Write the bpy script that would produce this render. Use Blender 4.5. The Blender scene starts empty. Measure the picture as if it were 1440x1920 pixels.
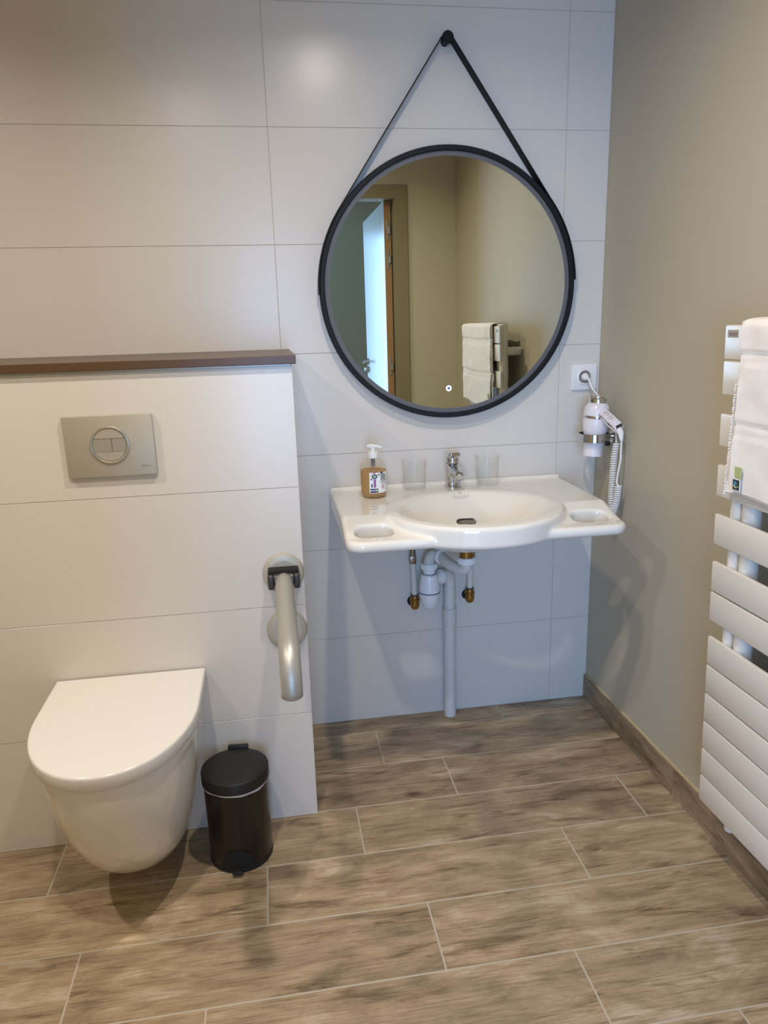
import bpy, bmesh, math, random
import numpy as np
from mathutils import Vector, Matrix
from mathutils import noise as mnoise
from mathutils.bvhtree import BVHTree

PI = math.pi
SC = bpy.context.scene
COL = SC.collection

# ------------------------------------------------------------------ camera
cam_d = bpy.data.cameras.new('camera')
cam = bpy.data.objects.new('camera', cam_d)
COL.objects.link(cam)
cam_d.sensor_fit = 'HORIZONTAL'
cam_d.sensor_width = 36.0
cam_d.lens = 1372.03 / 1440 * 36.0
cam_d.clip_start = 0.02
_R = Vector((0.98733425, -0.15623455, -0.02760168))
_U = Vector((0.06528891, 0.24154913, 0.96818974))
_F = Vector((0.14459752, 0.95772897, -0.24869011))
cam.matrix_world = Matrix(((_R.x, _U.x, -_F.x, -1.08293), (_R.y, _U.y, -_F.y, -2.31710),
                           (_R.z, _U.z, -_F.z, 1.35373), (0, 0, 0, 1)))
SC.camera = cam

# ------------------------------------------------------------------ world, daylight, exposure
W = bpy.data.worlds.new('daylight')
SC.world = W
W.use_nodes = True
W.node_tree.nodes['Background'].inputs[0].default_value = (0.55, 0.74, 1.0, 1)
W.node_tree.nodes['Background'].inputs[1].default_value = 1.0

def area(name, loc, rot, sx, sy, power, col):
    d = bpy.data.lights.new(name, 'AREA')
    d.shape = 'RECTANGLE'; d.size = sx; d.size_y = sy; d.energy = power; d.color = col
    o = bpy.data.objects.new(name, d); COL.objects.link(o)
    o.location = loc; o.rotation_euler = rot
    return o
# daylight falling in through the bedroom window behind the camera
area('window_daylight', (-1.55, -4.66, 1.15), (PI / 2, 0, 0), 1.55, 2.0, 120, (0.30, 0.54, 1.0))

SPOT_POWER = 9.6
SPOT_COL = (1.0, 0.915, 0.825)
DOWNLIGHTS = [(-0.80, -1.10), (-1.38, -1.62), (-2.30, -1.08)]

SC.view_settings.view_transform = 'Standard'
SC.view_settings.look = 'None'
SC.view_settings.gamma = 1.0
SC.view_settings.use_curve_mapping = False
SC.view_settings.exposure = 0.0
SC.cycles.max_bounces = 10
SC.cycles.diffuse_bounces = 3
SC.cycles.transparent_max_bounces = 16
SC.cycles.caustics_reflective = False
SC.cycles.caustics_refractive = False
SC.cycles.sample_clamp_indirect = 6.0
SC.cycles.use_denoising = True

# ------------------------------------------------------------------ helpers
def lin(c):
    return tuple(((v / 12.92) if v <= 0.04045 else ((v + 0.055) / 1.055) ** 2.4) for v in [x / 255 for x in c])

MATS = {}
def principled(name, col, rough=0.5, metal=0.0, spec=0.5, emit=None, emit_s=0.0, coat=0.0, srgb=True):
    m = bpy.data.materials.new(name); m.use_nodes = True
    b = m.node_tree.nodes['Principled BSDF']
    c = lin(col) if srgb else col
    b.inputs['Base Color'].default_value = (*c, 1)
    b.inputs['Roughness'].default_value = rough
    b.inputs['Metallic'].default_value = metal
    b.inputs['Specular IOR Level'].default_value = spec
    b.inputs['Coat Weight'].default_value = coat
    b.inputs['Coat Roughness'].default_value = 0.05
    if emit:
        b.inputs['Emission Color'].default_value = (*emit, 1)
        b.inputs['Emission Strength'].default_value = emit_s
    MATS[name] = m
    return m

def N(m, kind, loc=(0, 0), **kw):
    n = m.node_tree.nodes.new(kind); n.location = loc
    for k, v in kw.items():
        setattr(n, k, v)
    return n

def L(m, a, b):
    m.node_tree.links.new(a, b)

def add_noise_variation(m, scale=40, amount=0.04, bump=0.0, bump_scale=300, rough_amt=0.0, coords='pos'):
    """small colour drift and fine relief on a principled material"""
    b = m.node_tree.nodes['Principled BSDF']
    base = b.inputs['Base Color'].default_value[:]
    g = N(m, 'ShaderNodeNewGeometry')
    nz = N(m, 'ShaderNodeTexNoise'); nz.inputs['Scale'].default_value = scale; nz.inputs['Detail'].default_value = 4
    L(m, g.outputs['Position'], nz.inputs['Vector'])
    mx = N(m, 'ShaderNodeMix', data_type='RGBA')
    mx.inputs[6].default_value = tuple(v * (1 - amount) for v in base[:3]) + (1,)
    mx.inputs[7].default_value = tuple(min(1, v * (1 + amount)) for v in base[:3]) + (1,)
    L(m, nz.outputs['Fac'], mx.inputs[0]); L(m, mx.outputs[2], b.inputs['Base Color'])
    if bump:
        n2 = N(m, 'ShaderNodeTexNoise'); n2.inputs['Scale'].default_value = bump_scale; n2.inputs['Detail'].default_value = 3
        L(m, g.outputs['Position'], n2.inputs['Vector'])
        bp = N(m, 'ShaderNodeBump'); bp.inputs['Strength'].default_value = bump; bp.inputs['Distance'].default_value = 0.002
        L(m, n2.outputs['Fac'], bp.inputs['Height']); L(m, bp.outputs['Normal'], b.inputs['Normal'])
    return m

def thin_glass(name, tint, gloss=0.0, ior=1.45):
    m = bpy.data.materials.new(name); m.use_nodes = True
    nt = m.node_tree; nt.nodes.remove(nt.nodes['Principled BSDF'])
    out = nt.nodes['Material Output']
    tr = N(m, 'ShaderNodeBsdfTransparent'); tr.inputs[0].default_value = (*tint, 1)
    gl = N(m, 'ShaderNodeBsdfGlossy'); gl.inputs['Roughness'].default_value = 0.02
    fr = N(m, 'ShaderNodeLayerWeight'); fr.inputs[0].default_value = 0.5      # thin wall: more mirror-like at the silhouette
    pw = N(m, 'ShaderNodeMath', operation='POWER'); pw.inputs[1].default_value = 4.0
    ma = N(m, 'ShaderNodeMath', operation='MULTIPLY_ADD'); ma.inputs[1].default_value = (ior - 1) * 1.6; ma.inputs[2].default_value = 0.008
    L(m, fr.outputs['Facing'], pw.inputs[0]); L(m, pw.outputs[0], ma.inputs[0])
    mx = N(m, 'ShaderNodeMixShader')
    L(m, ma.outputs[0], mx.inputs[0]); L(m, tr.outputs[0], mx.inputs[1]); L(m, gl.outputs[0], mx.inputs[2])
    L(m, mx.outputs[0], out.inputs['Surface'])
    MATS[name] = m
    return m

def mesh_obj(name, me, mat, parent=None, smooth=True, angle=35):
    if mat is not None and not me.materials:
        me.materials.append(MATS[mat] if isinstance(mat, str) else mat)
    if smooth:
        me.polygons.foreach_set('use_smooth', [True] * len(me.polygons))
        try:
            me.set_sharp_from_angle(angle=math.radians(angle))
        except Exception:
            pass
    o = bpy.data.objects.new(name, me); COL.objects.link(o)
    if parent is not None:
        o.parent = parent
    return o

def tag(o, label=None, cat=None, group=None, kind=None):
    if label: o['label'] = label
    if cat: o['category'] = cat
    if group: o['group'] = group
    if kind: o['kind'] = kind
    return o

def empty(name, loc=(0, 0, 0), rot=(0, 0, 0)):
    o = bpy.data.objects.new(name, None); COL.objects.link(o)
    o.location = loc; o.rotation_euler = rot; o.empty_display_size = 0.05
    return o

class MB:
    """collects shapes into one bmesh, then links them as one mesh object"""
    def __init__(s): s.bm = bmesh.new()
    def box(s, lo, hi, bevel=0.0, seg=2, M=None):
        r = bmesh.ops.create_cube(s.bm, size=1.0)
        vs = r['verts']
        for v in vs:
            v.co = Vector([lo[i] + (v.co[i] + 0.5) * (hi[i] - lo[i]) for i in range(3)])
        if bevel:
            es = list({e for v in vs for e in v.link_edges})
            rr = bmesh.ops.bevel(s.bm, geom=es, offset=bevel, segments=seg, affect='EDGES', profile=0.5)
            vs = list({v for f in rr['faces'] for v in f.verts} | {v for v in vs if v.is_valid})
        if M is not None:
            bmesh.ops.transform(s.bm, matrix=M, verts=[v for v in vs if v.is_valid])
        return s
    def rings(s, rings, cap0=True, cap1=True, closed=False):
        """loft through closed rings of equal length"""
        vv = [[s.bm.verts.new(p) for p in r] for r in rings]
        n = len(rings[0])
        m = len(vv) if closed else len(vv) - 1
        for i in range(m):
            a, b = vv[i], vv[(i + 1) % len(vv)]
            for k in range(n):
                s.bm.faces.new((a[k], a[(k + 1) % n], b[(k + 1) % n], b[k]))
        if not closed:
            if cap0: s.bm.faces.new(list(reversed(vv[0])))
            if cap1: s.bm.faces.new(vv[-1])
        return s
    def lathe(s, prof, c=(0, 0, 0), axis=(0, 0, 1), seg=32, cap0=True, cap1=True):
        ax = Vector(axis).normalized()
        t = Vector((1, 0, 0)) if abs(ax.x) < 0.9 else Vector((0, 1, 0))
        u = (t - ax * t.dot(ax)).normalized(); w = ax.cross(u)
        c = Vector(c)
        rs = [[c + ax * z + (u * math.cos(2 * PI * k / seg) + w * math.sin(2 * PI * k / seg)) * max(r, 1e-5) for k in range(seg)] for r, z in prof]
        return s.rings(rs, cap0, cap1)
    def cyl(s, a, b, r, r2=None, seg=24, ch=0.0):
        a = Vector(a); b = Vector(b); h = (b - a).length
        r2 = r if r2 is None else r2
        prof = [(r, 0), (r2, h)] if not ch else [(r - ch, 0), (r, ch), (r2, h - ch), (r2 - ch, h)]
        return s.lathe(prof, a, b - a, seg)
    def tube(s, pts, r, seg=12, cap=True):
        pts = [Vector(p) for p in pts]
        rs = r if isinstance(r, (list, tuple)) else [r] * len(pts)
        T = [(pts[min(i + 1, len(pts) - 1)] - pts[max(i - 1, 0)]).normalized() for i in range(len(pts))]
        t0 = Vector((0, 0, 1)) if abs(T[0].z) < 0.9 else Vector((1, 0, 0))
        u = (t0 - T[0] * t0.dot(T[0])).normalized()
        out = []
        for i, p in enumerate(pts):
            u = (u - T[i] * u.dot(T[i])).normalized(); w = T[i].cross(u)
            out.append([p + (u * math.cos(2 * PI * k / seg) + w * math.sin(2 * PI * k / seg)) * rs[i] for k in range(seg)])
        return s.rings(out, cap, cap)
    def prism(s, pts2, z0, z1, M=None, bevel=0.0, seg=2):
        lo = [s.bm.verts.new((x, y, z0)) for x, y in pts2]
        hi = [s.bm.verts.new((x, y, z1)) for x, y in pts2]
        n = len(pts2)
        fs = [s.bm.faces.new(list(reversed(lo))), s.bm.faces.new(hi)]
        for k in range(n):
            fs.append(s.bm.faces.new((lo[k], lo[(k + 1) % n], hi[(k + 1) % n], hi[k])))
        vs = lo + hi
        if bevel:
            es = [e for e in fs[1].edges]
            rr = bmesh.ops.bevel(s.bm, geom=es, offset=bevel, segments=seg, affect='EDGES', profile=0.5)
            vs = list({v for f in rr['faces'] for v in f.verts} | set(vs))
        if M is not None:
            bmesh.ops.transform(s.bm, matrix=M, verts=[v for v in vs if v.is_valid])
        return s
    def build(s, name, mat, parent=None, smooth=True, angle=35):
        bmesh.ops.recalc_face_normals(s.bm, faces=s.bm.faces)
        me = bpy.data.meshes.new(name); s.bm.to_mesh(me); s.bm.free()
        return mesh_obj(name, me, mat, parent, smooth, angle)

def circ(cx, cy, r, n=32, ry=None):
    ry = r if ry is None else ry
    return [(cx + r * math.cos(2 * PI * k / n), cy + ry * math.sin(2 * PI * k / n)) for k in range(n)]

def rrect(x0, y0, x1, y1, r, n=6):
    out = []
    for cx, cy, a in ((x1 - r, y1 - r, 0), (x0 + r, y1 - r, 90), (x0 + r, y0 + r, 180), (x1 - r, y0 + r, 270)):
        for k in range(n + 1):
            t = math.radians(a + 90 * k / n)
            out.append((cx + r * math.cos(t), cy + r * math.sin(t)))
    return out

def smooth_path(ctrl, n=8):
    """Catmull-Rom through control points"""
    P = [Vector(c) for c in ctrl]
    P = [P[0] * 2 - P[1]] + P + [P[-1] * 2 - P[-2]]
    out = []
    for i in range(1, len(P) - 2):
        for k in range(n):
            t = k / n
            a, b, c, d = P[i - 1], P[i], P[i + 1], P[i + 2]
            out.append(0.5 * ((2 * b) + (c - a) * t + (2 * a - 5 * b + 4 * c - d) * t * t + (3 * b - a - 3 * c + d) * t ** 3))
    out.append(P[-2])
    return out

# ---- signed distance field -> mesh (naive surface nets) for the ceramic and moulded shapes
def surface_net(f, lo, hi, h):
    lo = np.array(lo, float); hi = np.array(hi, float)
    n = np.ceil((hi - lo) / h).astype(int) + 1
    ax = [lo[i] + np.arange(n[i]) * h for i in range(3)]
    X, Y, Z = np.meshgrid(*ax, indexing='ij')
    V = f(X, Y, Z)
    S = V < 0
    cn = n - 1
    acc = np.zeros((*cn, 3)); cnt = np.zeros(cn)
    offs = [(i, j, k) for i in (0, 1) for j in (0, 1) for k in (0, 1)]
    def sub(A, o): return A[o[0]:o[0] + cn[0], o[1]:o[1] + cn[1], o[2]:o[2] + cn[2]]
    for a in offs:
        for d in range(3):
            if a[d]: continue
            b = list(a); b[d] = 1
            va, vb = sub(V, a), sub(V, b)
            m = sub(S, a) != sub(S, b)
            t = np.where(m, va / np.where(m, va - vb, 1), 0)
            for e in range(3):
                acc[..., e] += np.where(m, a[e] + (t if e == d else 0), 0)
            cnt += m
    act = cnt > 0
    idx = -np.ones(cn, int); idx[act] = np.arange(act.sum())
    g = np.argwhere(act)
    verts = lo + (g + acc[act] / cnt[act][:, None]) * h
    faces = []
    for d in range(3):
        e1, e2 = (d + 1) % 3, (d + 2) % 3
        sl0 = [slice(None)] * 3; sl1 = [slice(None)] * 3
        sl0[d] = slice(0, n[d] - 1); sl1[d] = slice(1, n[d])
        A, B = S[tuple(sl0)], S[tuple(sl1)]
        ch = np.argwhere(A != B)
        ok = (ch[:, e1] > 0) & (ch[:, e2] > 0) & (ch[:, e1] < cn[e1]) & (ch[:, e2] < cn[e2])
        ch = ch[ok]
        inside = A[tuple(ch.T)]
        def at(o1, o2):
            c = ch.copy(); c[:, e1] += o1; c[:, e2] += o2
            return idx[tuple(c.T)]
        q = np.stack([at(-1, -1), at(0, -1), at(0, 0), at(-1, 0)], 1)
        q[~inside] = q[~inside][:, ::-1]
        faces.append(q)
    F = np.concatenate(faces)
    me = bpy.data.meshes.new('net')
    me.vertices.add(len(verts)); me.vertices.foreach_set('co', verts.astype(np.float32).ravel())
    me.loops.add(len(F) * 4); me.loops.foreach_set('vertex_index', F.astype(np.int32).ravel())
    me.polygons.add(len(F)); me.polygons.foreach_set('loop_start', np.arange(0, len(F) * 4, 4, dtype=np.int32))
    me.update(calc_edges=True); me.validate()
    return me

def smin(a, b, k):
    h = np.clip(0.5 + 0.5 * (b - a) / k, 0, 1)
    return b * (1 - h) + a * h - k * h * (1 - h)
def smax(a, b, k): return -smin(-a, -b, k)
def rbox2(x, y, cx, cy, hx, hy, r):
    qx = np.abs(x - cx) - hx + r; qy = np.abs(y - cy) - hy + r
    return np.hypot(np.maximum(qx, 0), np.maximum(qy, 0)) + np.minimum(np.maximum(qx, qy), 0) - r
def extr(d2, dz, r):
    a = d2 + r; b = dz + r
    return np.hypot(np.maximum(a, 0), np.maximum(b, 0)) + np.minimum(np.maximum(a, b), 0) - r
def capsule(X, Y, Z, a, b, r0, r1):
    a = np.array(a); b = np.array(b); d = b - a
    t = np.clip(((X - a[0]) * d[0] + (Y - a[1]) * d[1] + (Z - a[2]) * d[2]) / (d @ d), 0, 1)
    return np.sqrt((X - a[0] - d[0] * t) ** 2 + (Y - a[1] - d[1] * t) ** 2 + (Z - a[2] - d[2] * t) ** 2) - (r0 + (r1 - r0) * t)

def text_mesh(txt, size, shear=0.0, extrude=0.0):
    cu = bpy.data.curves.new('txt', 'FONT'); cu.body = txt; cu.size = size; cu.shear = shear; cu.extrude = extrude
    cu.align_x = 'CENTER'; cu.align_y = 'CENTER'; cu.resolution_u = 3
    o = bpy.data.objects.new('txt', cu); COL.objects.link(o)
    dg = bpy.context.evaluated_depsgraph_get()
    me = bpy.data.meshes.new_from_object(o.evaluated_get(dg))
    bpy.data.objects.remove(o); bpy.data.curves.remove(cu)
    return me

# ------------------------------------------------------------------ materials
principled('tile_white', (219, 213, 203), 0.25, spec=0.5)
add_noise_variation(MATS['tile_white'], 3.0, 0.012, bump=0.03, bump_scale=500)
principled('tile_joint', (196, 187, 172), 0.8)
principled('paint_greige', (188, 179, 158), 0.62, spec=0.35)
add_noise_variation(MATS['paint_greige'], 2.0, 0.015, bump=0.10, bump_scale=220)
principled('paint_cream', (208, 202, 178), 0.62, spec=0.35)
add_noise_variation(MATS['paint_cream'], 2.0, 0.015, bump=0.10, bump_scale=220)
principled('casing_olive', (148, 138, 108), 0.5)
principled('paint_white', (208, 204, 196), 0.7)
principled('plaster', (222, 216, 204), 0.8)
principled('ledge_brown', (90, 66, 44), 0.34, spec=0.4)
principled('trim_alu', (176, 172, 162), 0.4, metal=0.6)
principled('ceramic', (238, 234, 224), 0.07, spec=0.55, coat=0.3)
principled('seat_white', (230, 226, 219), 0.16, spec=0.5)
principled('chrome', (205, 205, 205), 0.07, metal=1.0)
principled('satin_chrome', (186, 179, 164), 0.42, metal=0.35)
principled('ring_satin', (190, 184, 170), 0.22, metal=0.6)
principled('satin_chrome_button', (170, 163, 148), 0.45, metal=0.35)
principled('brass', (156, 118, 62), 0.3, metal=0.9)
principled('nickel', (150, 138, 120), 0.35, metal=0.9)
principled('dark_metal', (60, 58, 55), 0.4, metal=0.7)
principled('black_rim', (15, 17, 21), 0.55, spec=0.3)
principled('black_strap', (15, 14, 14), 0.65, spec=0.3)
principled('frosted_band', (98, 97, 100), 0.5)
principled('pvc_grey', (214, 214, 210), 0.35)
principled('pvc_white', (236, 238, 240), 0.25)
principled('blue_seal', (24, 30, 90), 0.4)
principled('hose_white', (222, 218, 206), 0.5)
principled('hole_dark', (20, 18, 16), 0.8)
principled('plastic_white', (236, 234, 230), 0.3)
principled('dryer_body', (234, 228, 230), 0.22)
principled('dryer_handle', (228, 218, 219), 0.25)
principled('print_pale', (188, 182, 174), 0.5)
principled('print_grey', (120, 110, 112), 0.6)
principled('socket_grey', (132, 128, 122), 0.5)
principled('radiator_white', (236, 231, 220), 0.28)
principled('grey_alu', (178, 175, 166), 0.45, metal=0.55)
principled('plate_alu', (190, 184, 168), 0.45, metal=0.35)
principled('hinge_grey', (62, 60, 58), 0.3)
principled('bin_brown', (27, 20, 16), 0.28)
principled('bin_black', (22, 20, 18), 0.5)
principled('bag_white', (214, 208, 198), 0.5)
principled('label_white', (240, 240, 238), 0.5)
principled('label_navy', (36, 40, 84), 0.5)
principled('label_green', (92, 128, 66), 0.5)
principled('label_slate', (74, 92, 88), 0.5)
principled('label_purple', (150, 92, 158), 0.5)
principled('label_ink', (40, 42, 48), 0.5)
principled('label_red', (216, 130, 124), 0.5)
principled('tag_green', (182, 192, 130), 0.7)
principled('tag_blue', (70, 140, 160), 0.7)
principled('door_white', (208, 207, 204), 0.25)
principled('door_wood', (176, 138, 98), 0.5)
principled('sensor_glow', (210, 225, 255), 0.5, emit=(0.62, 0.78, 1.0), emit_s=2.2)
principled('sensor_core', (120, 140, 170), 0.4)
principled('lamp_lens', (255, 244, 226), 0.5, emit=(1.0, 0.86, 0.69), emit_s=110.0)
principled('mirror_glass', (222, 224, 210), 0.0, metal=1.0)
principled('grout_bead', (196, 178, 138), 0.7)
thin_glass('tumbler_glass', (0.985, 0.99, 0.988), ior=1.5)
thin_glass('bottle_plastic', (0.97, 0.965, 0.95), ior=1.25)
thin_glass('window_glass', (0.97, 0.98, 0.99), ior=1.3)

def make_soap():
    m = bpy.data.materials.new('soap'); m.use_nodes = True; MATS['soap'] = m
    nt = m.node_tree; b = nt.nodes['Principled BSDF']
    b.inputs['Base Color'].default_value = (*lin((222, 194, 146)), 1)
    b.inputs['Roughness'].default_value = 0.15
    tr = N(m, 'ShaderNodeBsdfTransparent'); tr.inputs[0].default_value = (*lin((236, 210, 162)), 1)
    mx = N(m, 'ShaderNodeMixShader'); mx.inputs[0].default_value = 0.36
    L(m, tr.outputs[0], mx.inputs[1]); L(m, b.outputs[0], mx.inputs[2])
    L(m, mx.outputs[0], nt.nodes['Material Output'].inputs['Surface'])
make_soap()

def make_plank(name, along_y=False, dark=1.0):
    """wood-look porcelain: long grain, cross saw marks, cloudy tone, a few knots; own tone for every plank"""
    m = bpy.data.materials.new(name); m.use_nodes = True; MATS[name] = m
    nt = m.node_tree; b = nt.nodes['Principled BSDF']
    g = N(m, 'ShaderNodeNewGeometry'); oi = N(m, 'ShaderNodeObjectInfo')
    sep = N(m, 'ShaderNodeSeparateXYZ'); L(m, g.outputs['Position'], sep.inputs[0])
    rnd = N(m, 'ShaderNodeMath', operation='MULTIPLY'); rnd.inputs[1].default_value = 37.0
    L(m, oi.outputs['Random'], rnd.inputs[0])
    comb = N(m, 'ShaderNodeCombineXYZ')
    a_out, c_out = ('Y', 'X') if along_y else ('X', 'Y')
    L(m, sep.outputs[a_out], comb.inputs[0])
    if along_y:
        L(m, sep.outputs['Z'], comb.inputs[1])
    else:
        L(m, sep.outputs[c_out], comb.inputs[1])
    L(m, rnd.outputs[0], comb.inputs[2])
    def noise(scale_vec, scale, detail, dist=0.0, rough=0.55):
        mp = N(m, 'ShaderNodeMapping'); mp.inputs['Scale'].default_value = scale_vec
        L(m, comb.outputs[0], mp.inputs['Vector'])
        n = N(m, 'ShaderNodeTexNoise'); n.inputs['Scale'].default_value = scale; n.inputs['Detail'].default_value = detail
        n.inputs['Distortion'].default_value = dist; n.inputs['Roughness'].default_value = rough
        L(m, mp.outputs[0], n.inputs['Vector'])
        return n
    def ramp(src, stops):
        r = N(m, 'ShaderNodeValToRGB')
        el = r.color_ramp.elements
        el[0].position, el[0].color = stops[0][0], (*lin(stops[0][1]), 1)
        el[1].position, el[1].color = stops[-1][0], (*lin(stops[-1][1]), 1)
        for p_, c_ in stops[1:-1]:
            e = el.new(p_); e.color = (*lin(c_), 1)
        L(m, src, r.inputs[0])
        return r
    cloud = noise((1.0, 3.0, 1), 5.0, 10, 0.5, 0.62)
    base = ramp(cloud.outputs['Fac'], [(0.30, (128, 111, 90)), (0.44, (166, 146, 118)), (0.56, (186, 164, 133)), (0.70, (210, 196, 172))])
    grain = noise((3.4, 80, 1), 2.6, 14, 0.3, 0.76)
    gr = ramp(grain.outputs['Fac'], [(0.34, (112, 94, 76)), (0.47, (222, 212, 200)), (0.62, (255, 255, 255))])
    mul = N(m, 'ShaderNodeMix', data_type='RGBA', blend_type='MULTIPLY'); mul.inputs[0].default_value = 0.62
    L(m, base.outputs[0], mul.inputs[6]); L(m, gr.outputs[0], mul.inputs[7])
    # short saw marks across the grain
    sawc = noise((70, 22, 1), 2.6, 6, 0.0, 0.6)
    sr = ramp(sawc.outputs['Fac'], [(0.36, (196, 184, 170)), (0.50, (255, 255, 255)), (1.0, (255, 255, 255))])
    mulS = N(m, 'ShaderNodeMix', data_type='RGBA', blend_type='MULTIPLY'); mulS.inputs[0].default_value = 0.10
    L(m, mul.outputs[2], mulS.inputs[6]); L(m, sr.outputs[0], mulS.inputs[7])
    # cracks and dark mineral streaks
    kn = noise((1.8, 13, 1), 2.6, 10, 0.7, 0.68)
    kr = ramp(kn.outputs['Fac'], [(0.32, (70, 54, 40)), (0.39, (204, 192, 176)), (0.45, (255, 255, 255))])
    mul2 = N(m, 'ShaderNodeMix', data_type='RGBA', blend_type='MULTIPLY'); mul2.inputs[0].default_value = 0.62
    L(m, mulS.outputs[2], mul2.inputs[6]); L(m, kr.outputs[0], mul2.inputs[7])
    # knots: small dark eyes with wavy grain round them
    vo = N(m, 'ShaderNodeTexVoronoi'); vo.inputs['Scale'].default_value = 2.7; vo.inputs['Randomness'].default_value = 1.0
    wob = noise((8, 20, 1), 2.0, 6, 0.3)
    va = N(m, 'ShaderNodeVectorMath', operation='MULTIPLY_ADD'); va.inputs[1].default_value = (0.05, 0.05, 0)
    mpv = N(m, 'ShaderNodeMapping'); mpv.inputs['Scale'].default_value = (1.0, 2.2, 1)
    L(m, comb.outputs[0], mpv.inputs['Vector']); L(m, wob.outputs['Color'], va.inputs[0]); L(m, mpv.outputs[0], va.inputs[2]); L(m, va.outputs[0], vo.inputs['Vector'])
    vr = ramp(vo.outputs['Distance'], [(0.010, (74, 54, 38)), (0.045, (176, 158, 136)), (0.10, (255, 255, 255))])
    mul3 = N(m, 'ShaderNodeMix', data_type='RGBA', blend_type='MULTIPLY'); mul3.inputs[0].default_value = 0.8
    L(m, mul2.outputs[2], mul3.inputs[6]); L(m, vr.outputs[0], mul3.inputs[7])
    # own tone
    hs = N(m, 'ShaderNodeHueSaturation')
    mr = N(m, 'ShaderNodeMapRange'); mr.inputs['To Min'].default_value = 0.92 * dark; mr.inputs['To Max'].default_value = 1.17 * dark
    L(m, oi.outputs['Random'], mr.inputs['Value']); L(m, mr.outputs[0], hs.inputs['Value'])
    L(m, mul3.outputs[2], hs.inputs['Color']); L(m, hs.outputs[0], b.inputs['Base Color'])
    b.inputs['Roughness'].default_value = 0.42
    saw = noise((9, 30, 1), 4, 5)
    bp = N(m, 'ShaderNodeBump'); bp.inputs['Strength'].default_value = 0.06; bp.inputs['Distance'].default_value = 0.002
    add = N(m, 'ShaderNodeMath', operation='ADD'); L(m, grain.outputs['Fac'], add.inputs[0]); L(m, saw.outputs['Fac'], add.inputs[1])
    L(m, add.outputs[0], bp.inputs['Height']); L(m, bp.outputs['Normal'], b.inputs['Normal'])
    return m
make_plank('plank_wood')
make_plank('baseboard_wood', along_y=True, dark=0.74)
principled('floor_grout', (188, 177, 158), 0.85)

def make_towel():
    m = principled('towel_cotton', (244, 238, 230), 0.95, spec=0.1)
    b = m.node_tree.nodes['Principled BSDF']; b.inputs['Sheen Weight'].default_value = 0.3
    g = N(m, 'ShaderNodeTexCoord')
    nz = N(m, 'ShaderNodeTexNoise'); nz.inputs['Scale'].default_value = 420; nz.inputs['Detail'].default_value = 3
    L(m, g.outputs['Object'], nz.inputs['Vector'])
    bp = N(m, 'ShaderNodeBump'); bp.inputs['Strength'].default_value = 0.35; bp.inputs['Distance'].default_value = 0.003
    L(m, nz.outputs['Fac'], bp.inputs['Height']); L(m, bp.outputs['Normal'], b.inputs['Normal'])
make_towel()

# ------------------------------------------------------------------ the room
TH = 0.0161                       # the right wall is not quite square to the tiled wall
RY = -2.087                       # rear wall, room side
RY2 = -2.19
CEIL = 2.44
XLW = -2.95                       # left wall
DX0, DX1, DZ = -1.25, -0.312, 2.045   # door opening
HX, HY, HTOP = -1.0245, -0.4864, 1.2663  # boxed-out half wall

def struct(o):
    return tag(o, kind='structure')

# tiled back wall: backing slab (joint colour) + one object per tile
wb = struct(MB().box((XLW - 0.1, 0.0013, 0), (0.12, 0.12, CEIL)).build('wall_back', 'tile_joint', smooth=False))
TJ = 0.0016
tile_cache = {}
def tile(x0, x1, z0, z1, yf, parent, name='tile', mat='tile_white'):
    """one wall tile, front face at y=yf, small chamfer"""
    w, h = round(x1 - x0 - TJ, 5), round(z1 - z0 - TJ, 5)
    key = (w, h, mat)
    if key not in tile_cache:
        mb = MB(); mb.box((-w / 2, 0.0, -h / 2), (w / 2, 0.0012, h / 2), bevel=0.0004, seg=1)
        o = mb.build(name, mat, parent, smooth=False); tile_cache[key] = o.data
    else:
        o = bpy.data.objects.new(name, tile_cache[key]); COL.objects.link(o); o.parent = parent
    o.location = ((x0 + x1) / 2, yf, (z0 + z1) / 2)
    return o
XJ = [-2.95, -2.833, -1.9355, -1.038, -0.1404, -0.0006]
ZJ = [0.0] + [0.3176 + 0.318 * k for k in range(7)] + [CEIL]
for i in range(len(XJ) - 1):
    for k in range(len(ZJ) - 1):
        tile(XJ[i], XJ[i + 1], ZJ[k], ZJ[k + 1], 0.0, wb)

# boxed-out half wall for the cistern
wh = struct(MB().box((XLW, HY + 0.0013, 0), (HX - 0.001, 0.0, HTOP)).build('wall_cistern', 'tile_joint', smooth=False))
XH = [-2.95, -2.8203, -1.9224, HX]
ZH = [0.0, 0.323, 0.641, 0.959, HTOP - 0.004]
for i in range(3):
    for k in range(4):
        tile(XH[i], XH[i + 1], ZH[k], ZH[k + 1], HY, wh)
MB().box((HX - 0.0012, HY + 0.0002, 0.0), (HX + 0.0008, -0.001, HTOP), 0).build('side_lining', 'tile_white', wh, smooth=False)
# slab on top of it
led = MB().box((XLW + 0.01, -0.4985, 1.2665), (-1.0135, -0.001, 1.2875), bevel=0.0015).build('cistern_ledge', 'ledge_brown', smooth=False)
tag(led, 'dark brown slab capping the tiled half wall behind the toilet', 'ledge')
MB().box((XLW + 0.01, -0.4862, HTOP - 0.0042), (-1.0245, HY + 0.0012, HTOP)).build('edge_strip', 'trim_alu', wh, smooth=False)

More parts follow.
